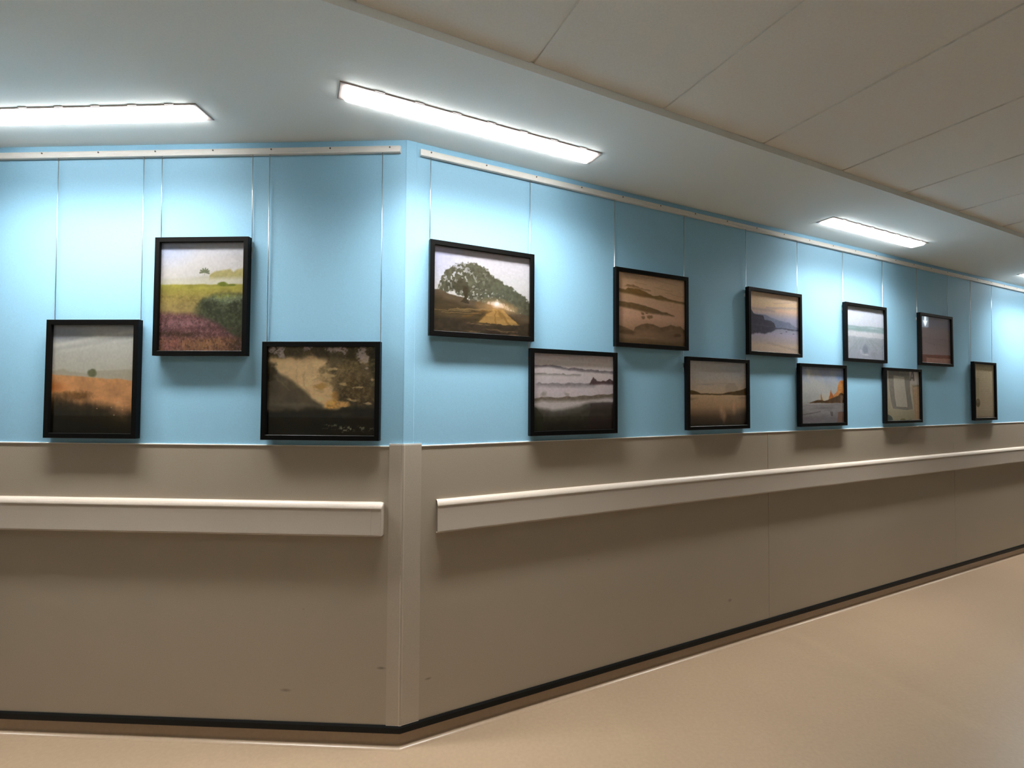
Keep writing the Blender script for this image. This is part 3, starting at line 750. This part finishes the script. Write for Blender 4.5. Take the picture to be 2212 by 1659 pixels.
def p_pale(c):
    c.grad([(0, (198, 190, 172)), (.5, (200, 190, 166)), (1, (186, 176, 142))])
    c.lay(c.poly([(.10, -.01), (.71, -.01), (.735, .45), (.80, .77), (.62, .79), (.22, .755), (.17, .62), (.12, .35)]), (152, 144, 130), .08)  # grey outline and letter A: glass reflections painted into the print colours
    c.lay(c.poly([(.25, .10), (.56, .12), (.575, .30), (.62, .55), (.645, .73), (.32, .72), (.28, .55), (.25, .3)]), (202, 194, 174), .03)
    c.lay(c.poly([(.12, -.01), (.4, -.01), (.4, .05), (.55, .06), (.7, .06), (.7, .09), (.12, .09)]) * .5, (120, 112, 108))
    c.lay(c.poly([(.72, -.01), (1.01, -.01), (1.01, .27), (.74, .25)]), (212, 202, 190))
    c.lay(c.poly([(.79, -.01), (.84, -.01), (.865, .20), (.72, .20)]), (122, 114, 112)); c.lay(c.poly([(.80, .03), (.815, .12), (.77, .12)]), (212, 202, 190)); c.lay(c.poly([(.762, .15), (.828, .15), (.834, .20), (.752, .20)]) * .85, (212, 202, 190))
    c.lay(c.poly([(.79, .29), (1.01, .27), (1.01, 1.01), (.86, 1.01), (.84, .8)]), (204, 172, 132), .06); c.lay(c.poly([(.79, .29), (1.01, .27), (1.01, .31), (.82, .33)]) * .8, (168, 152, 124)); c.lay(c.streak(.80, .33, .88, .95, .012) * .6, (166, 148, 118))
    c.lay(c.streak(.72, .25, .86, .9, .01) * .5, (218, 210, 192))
    c.lay(c.ell(.06, .99, .16, .12, .1), (96, 108, 100)); c.lay(c.ell(.5, 1.0, .10, .045, .2), (130, 118, 78)); c.lay(c.ell(.72, 1.0, .08, .03, .2), (150, 138, 100))

def p_pink(c):
    c.grad([(0, (146, 144, 160)), (.15, (146, 144, 166)), (.3, (164, 152, 156)), (.6, (172, 154, 152)), (.82, (182, 160, 158)), (1, (190, 160, 150))])
    c.lay(np.clip((c.n(6, 4) - .45) * 3, 0, 1) * .2, (150, 136, 142)); c.lay(c.streak(.2, .56, .9, .60, .02) * .3, (150, 130, 130)); c.lay(c.ell(.46, .60, .02, .02, .6) * .6, (120, 104, 110))
    c.lay(c.poly([(-.01, .82), (1.01, .80), (1.01, .875), (.2, .88), (.2, 1.01), (-.01, 1.01)]), (150, 100, 84), .12); c.lay(c.poly([(.2, .88), (1.01, .875), (1.01, 1.01), (.2, 1.01)]), (200, 152, 134), .05)  # brown band is a glass reflection painted into the print colours

def p_text(c):
    c.grad([(0, (204, 188, 152)), (1, (196, 176, 146))])
    c.lay((np.abs(c.u - .5) < .46) * 0.0 + ((c.v > .025) & (c.v < .04)) * (c.u > .05) * (c.u < .94) * .6, (168, 148, 116)); c.lay(((c.v > .965) & (c.v < .985)) * (c.u > .05) * (c.u < .94) * .6, (160, 138, 108))
    for k in range(22):
        v_ = .10 + k * .034
        if .43 < v_ < .45: continue
        e = .9 - .12 * ((k * 7) % 5) / 5
        m = (np.abs(c.v - v_) < .006) * (c.u > (.32 if k > 7 else .16)) * (c.u < e) * (c.n(60, 60, 1) > .45)
        c.lay(m * .28, (140, 122, 96))
    c.lay((c.u > .07) * (c.u < .27) * (c.v > .26) * (c.v < .62) * .5, (168, 158, 118)); c.lay((c.u < .045) * .5, (214, 204, 170))
    c.lay(c.ell(.2, .715, .11, .085, .15), (116, 98, 58), .2); c.lay(c.ell(.2, .68, .085, .05, .2) * .6, (146, 128, 92)); c.lay(c.ell(.21, .74, .07, .03, .4, .6) * .7, (92, 76, 34))

def srgb2lin(a):
    a = np.clip(a / 255.0, 0, 1)
    return np.where(a <= .04045, a / 12.92, ((a + .055) / 1.055) ** 2.4)

def make_print(w, h, fn, seed, gain, step, parent, y):
    nx = int(round(w / step)) + 1; ny = int(round(h / step)) + 1
    c = Cv(nx, ny, seed, {2: .004, 3: .020, 4: .016, 11: .001, 12: .003, 13: .0}.get(seed, .009)); fn(c)
    c.a *= (1 + .04 * (c.n(50, 50, 2) - .5) * 2)[..., None]
    col = srgb2lin(np.clip(c.a, 4, 255)) * np.array([.96, 1.0, 1.09])
    col = col * min(gain, 0.92 / np.percentile(col.max(axis=2), 97))
    col = np.clip(col, 0.002, 0.92)
    # glossy reflection along the bottom edge, painted as a pale row
    col[-1, :, :] = (.5, .48, .45)
    xs = np.linspace(-w / 2, w / 2, nx); zs = np.linspace(h / 2, -h / 2, ny)
    X, Z = np.meshgrid(xs, zs)
    co = np.stack([X, np.full_like(X, y), Z], -1).reshape(-1, 3).astype(np.float32)
    idx = np.arange(nx * ny).reshape(ny, nx)
    q = np.stack([idx[1:, :-1], idx[1:, 1:], idx[:-1, 1:], idx[:-1, :-1]], -1).reshape(-1, 4)
    me = bpy.data.meshes.new('print')
    me.vertices.add(len(co)); me.vertices.foreach_set('co', co.ravel())
    me.loops.add(q.size); me.loops.foreach_set('vertex_index', q.ravel().astype(np.int32))
    me.polygons.add(len(q)); me.polygons.foreach_set('loop_start', np.arange(0, q.size, 4, dtype=np.int32))
    me.polygons.foreach_set('loop_total', np.full(len(q), 4, dtype=np.int32))
    me.update(calc_edges=True)
    at = me.color_attributes.new('ink', 'FLOAT_COLOR', 'POINT')
    rgba = np.concatenate([col.reshape(-1, 3), np.ones((nx * ny, 1))], 1).astype(np.float32)
    at.data.foreach_set('color', rgba.ravel())
    return link('print', me, M['print'], parent)

FRONT = 0.0305; BACK = 0.0070
def picture(side, s, zc, portrait, fn, seed, gain, label, step):
    W, Hh = (0.398, 0.492) if portrait else (0.488, 0.400)
    e = empty('framed_picture', side, s, BACK, zc - Hh / 2)
    tag(e, label, 'picture', 'black framed pictures on the blue wall')
    D = FRONT - BACK; f = 0.0205
    bm = bmesh.new()
    def ring(hx, hz, y): return [bm.verts.new((sx * hx, y, Hh / 2 + sz * hz)) for sx, sz in ((-1, -1), (1, -1), (1, 1), (-1, 1))]
    rs = [ring(W / 2, Hh / 2, 0), ring(W / 2, Hh / 2, -D + .0012), ring(W / 2 - .0012, Hh / 2 - .0012, -D), ring(W / 2 - f + .0012, Hh / 2 - f + .0012, -D),
          ring(W / 2 - f, Hh / 2 - f, -D + .0012), ring(W / 2 - f, Hh / 2 - f, -D + .0112), ring(W / 2 - f + .006, Hh / 2 - f + .006, -D + .0112), ring(W / 2 - f + .006, Hh / 2 - f + .006, 0)]
    rs.append(rs[0])
    for p, q in zip(rs[:-1], rs[1:]):
        for i in range(4):
            j = (i + 1) % 4
            bm.faces.new((p[i], p[j], q[j], q[i]))
    from_bm('frame', bm, M['frame'], e)
    pw, ph = W - 2 * f + .008, Hh - 2 * f + .008
    p = make_print(pw, ph, fn, seed, gain, step, e, 0.0)
    p.location = (0, -D + .0136, Hh / 2)
    bm = bmesh.new(); box(bm, -pw / 2, pw / 2, -D + .0114, -D + .0128, Hh / 2 - ph / 2, Hh / 2 + ph / 2)
    from_bm('glass_pane', bm, M['glass'], e)
    bm = bmesh.new(); box(bm, -pw / 2, pw / 2, -D + .0144, -.001, Hh / 2 - ph / 2, Hh / 2 + ph / 2)
    from_bm('backing_board', bm, M['backing'], e)
    return (side, s - W / 2, s + W / 2, zc + Hh / 2, zc - Hh / 2)

Z = 0.045
K = 1.0
PIC = [
 ('L', -1.3045, 1.405, True, p_field, 1, 1.7, 'portrait print of a lone round tree over an orange field, leftmost of all', .002),
 ('L', -0.845, 1.7475, True, p_heather, 2, 1.15, 'portrait print of a yellow and purple heath with a small palm tree, upper row', .002),
 ('L', -0.3355, 1.360, False, p_beam, 3, 1.8, 'landscape print of a sunbeam through dark woodland, just left of the wall corner', .002),
 ('R', 0.3385, 1.7935, False, p_tree, 4, 1.0, 'landscape print of a big spreading tree with a low sun, just right of the corner', .002),
 ('R', 0.8085, 1.363, False, p_mist, 5, 2.0, 'grey print of layered misty hills, lower row, first right of the corner', .002),
 ('R', 1.2855, 1.7965, False, p_sepia, 6, 1.9, 'sepia print of hills in brown mist, upper row', .002),
 ('R', 1.7625, 1.365, False, p_lake, 7, 2.2, 'print of a flat lake at sunset under a pale sky, lower row', .0025),
 ('R', 2.246, 1.798, False, p_bay, 8, 1.55, 'print of dark wooded hills mirrored in a mauve and peach lake, upper row', .0025),
 ('R', 2.707, 1.363, False, p_cliff, 9, 1.95, 'print of orange cliffs beside a grey beach under blue sky, lower row', .0025),
 ('R', 3.1925, 1.7955, False, p_waves, 10, 1.15, 'pale print of white surf and green waves, upper row', .0025),
 ('R', 3.6505, 1.3655, False, p_pale, 11, 1.8, 'cream print with painted-in reflections of a grey rectangular outline and a letter A, lower row', .002),
 ('R', 4.129, 1.801, False, p_pink, 12, 2.4, 'mauve pink print with a painted-in reflected brown band at its foot, last in the upper row', .003),
 ('R', 4.909, 1.412, True, p_text, 13, 1.95, 'narrow looking cream print with faint text and a brown oval, farthest right', .002),
]
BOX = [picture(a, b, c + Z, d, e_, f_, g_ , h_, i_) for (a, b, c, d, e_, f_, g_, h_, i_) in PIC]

# ------------------------------------------------------------------ hanging wires
NAMES = ['orange field', 'heath', 'woodland sunbeam', 'big tree', 'misty hills', 'sepia hills', 'sunset lake', 'wooded bay', 'orange cliff', 'surf', 'letter A', 'mauve pink', 'brown oval']
WIRES = [('L', -1.494, [0]), ('L', -1.117, [0]), ('L', -1.038, [1]), ('L', -0.6465, [1]), ('L', -0.574, [2]), ('L', -0.098, [2]),
         ('R', 0.0985, [3]), ('R', 0.5675, [3, 4]), ('R', 1.049, [4, 5]), ('R', 1.516, [5, 6]), ('R', 2.004, [6, 7]), ('R', 2.474, [7, 8]), ('R', 2.953, [8, 9]), ('R', 3.425, [9, 10]),
         ('R', 3.887, [10, 11]), ('R', 4.350, [11]), ('R', 4.722, [12]), ('R', 5.100, [12])]
for side, x, pics in WIRES:
    tops = [BOX[i][3] for i in pics]
    zb = min(tops) - 0.085
    e = empty('hanging_wire', side, x, 0.0035, zb)
    if len(pics) == 2:
        lab = 'steel hanging wire shared by the %s picture and the %s picture' % (NAMES[pics[0]], NAMES[pics[1]])
    else:
        b = BOX[pics[0]]; wh = 'left' if x < (b[1] + b[2]) / 2 else 'right'
        lab = 'steel hanging wire at the %s edge of the %s picture' % (wh, NAMES[pics[0]])
    tag(e, lab, 'wire', 'steel wires hanging from the picture rails')
    bm = bmesh.new()
    cyl(bm, (0, 0, 0), (0, -0.0075, 2.389 - zb), 0.0016, 10)
    from_bm('rod', bm, M['steel'], e, smooth=True)
    for t in tops:
        bm = bmesh.new()
        zz = t - zb - 0.055
        box(bm, -.0042, .0042, -.0030, .0030, zz, zz + .018, .001)
        box(bm, -.003, .003, -.0028, -.0008, zz - .006, zz + .004)
        from_bm('hook', bm, M['steel'], e)

# ------------------------------------------------------------------ lit direction sign hanging further down the corridor
# (out of frame; its arrow shows as a reflection in the mauve picture)
SZ = 2.270
sg = empty('direction_sign', 'R', 6.585, 1.15, SZ)
tag(sg, 'small square lit hanging sign with a white arrow, down the corridor', 'sign')
bm = bmesh.new(); box(bm, -.078, .078, -.010, .010, 0, .150, .002); from_bm('sign_panel', bm, M['sign_face'], sg)
for yy in ((-.0122, -.0103), (.0103, .0122)):
    bm = bmesh.new()
    pts = [(-.014, .135), (.014, .135), (.014, .065), (.045, .085), (0, .012), (-.045, .085), (-.014, .065)]
    a = [bm.verts.new((x, yy[0], z)) for x, z in pts]; b = [bm.verts.new((x, yy[1], z)) for x, z in pts]
    bm.faces.new(a); bm.faces.new(b[::-1])
    for i in range(7): bm.faces.new((a[i], a[(i + 1) % 7], b[(i + 1) % 7], b[i]))
    from_bm('arrow', bm, M['sign_arrow'], sg)
for sx in (-1, 1):
    bm = bmesh.new(); cyl(bm, (sx * .05, 0, .149), (sx * .05, 0, HT - SZ), .003); from_bm('rod', bm, M['steel'], sg)

# ------------------------------------------------------------------ camera
cam = bpy.data.cameras.new('camera'); co = bpy.data.objects.new('camera', cam); COL.objects.link(co)
pit, rol = 0.0274, 0.0059
F = Vector((0, math.cos(pit), math.sin(pit))); Rr = Vector((1, 0, 0)); U = Vector((0, -math.sin(pit), math.cos(pit)))
R2 = Rr * math.cos(rol) + U * math.sin(rol); U2 = -Rr * math.sin(rol) + U * math.cos(rol)
m = Matrix.Identity(4)
for i in range(3):
    m[i][0] = R2[i]; m[i][1] = U2[i]; m[i][2] = -F[i]
m[0][3], m[1][3], m[2][3] = 0, 0, 1.3857
co.matrix_world = m
cam.sensor_width = 36; cam.lens = 1005.4 / 2212 * 36
cam.clip_start = 0.01
SC.camera = co

# ------------------------------------------------------------------ world and view
w = bpy.data.worlds.new('world'); SC.world = w; w.use_nodes = True
w.node_tree.nodes['Background'].inputs[0].default_value = (0.0, 0.0, 0.0, 1)
SC.view_settings.view_transform = 'Standard'
SC.view_settings.look = 'None'
SC.view_settings.exposure = 0.92
SC.view_settings.gamma = 1.0
SC.view_settings.use_curve_mapping = False
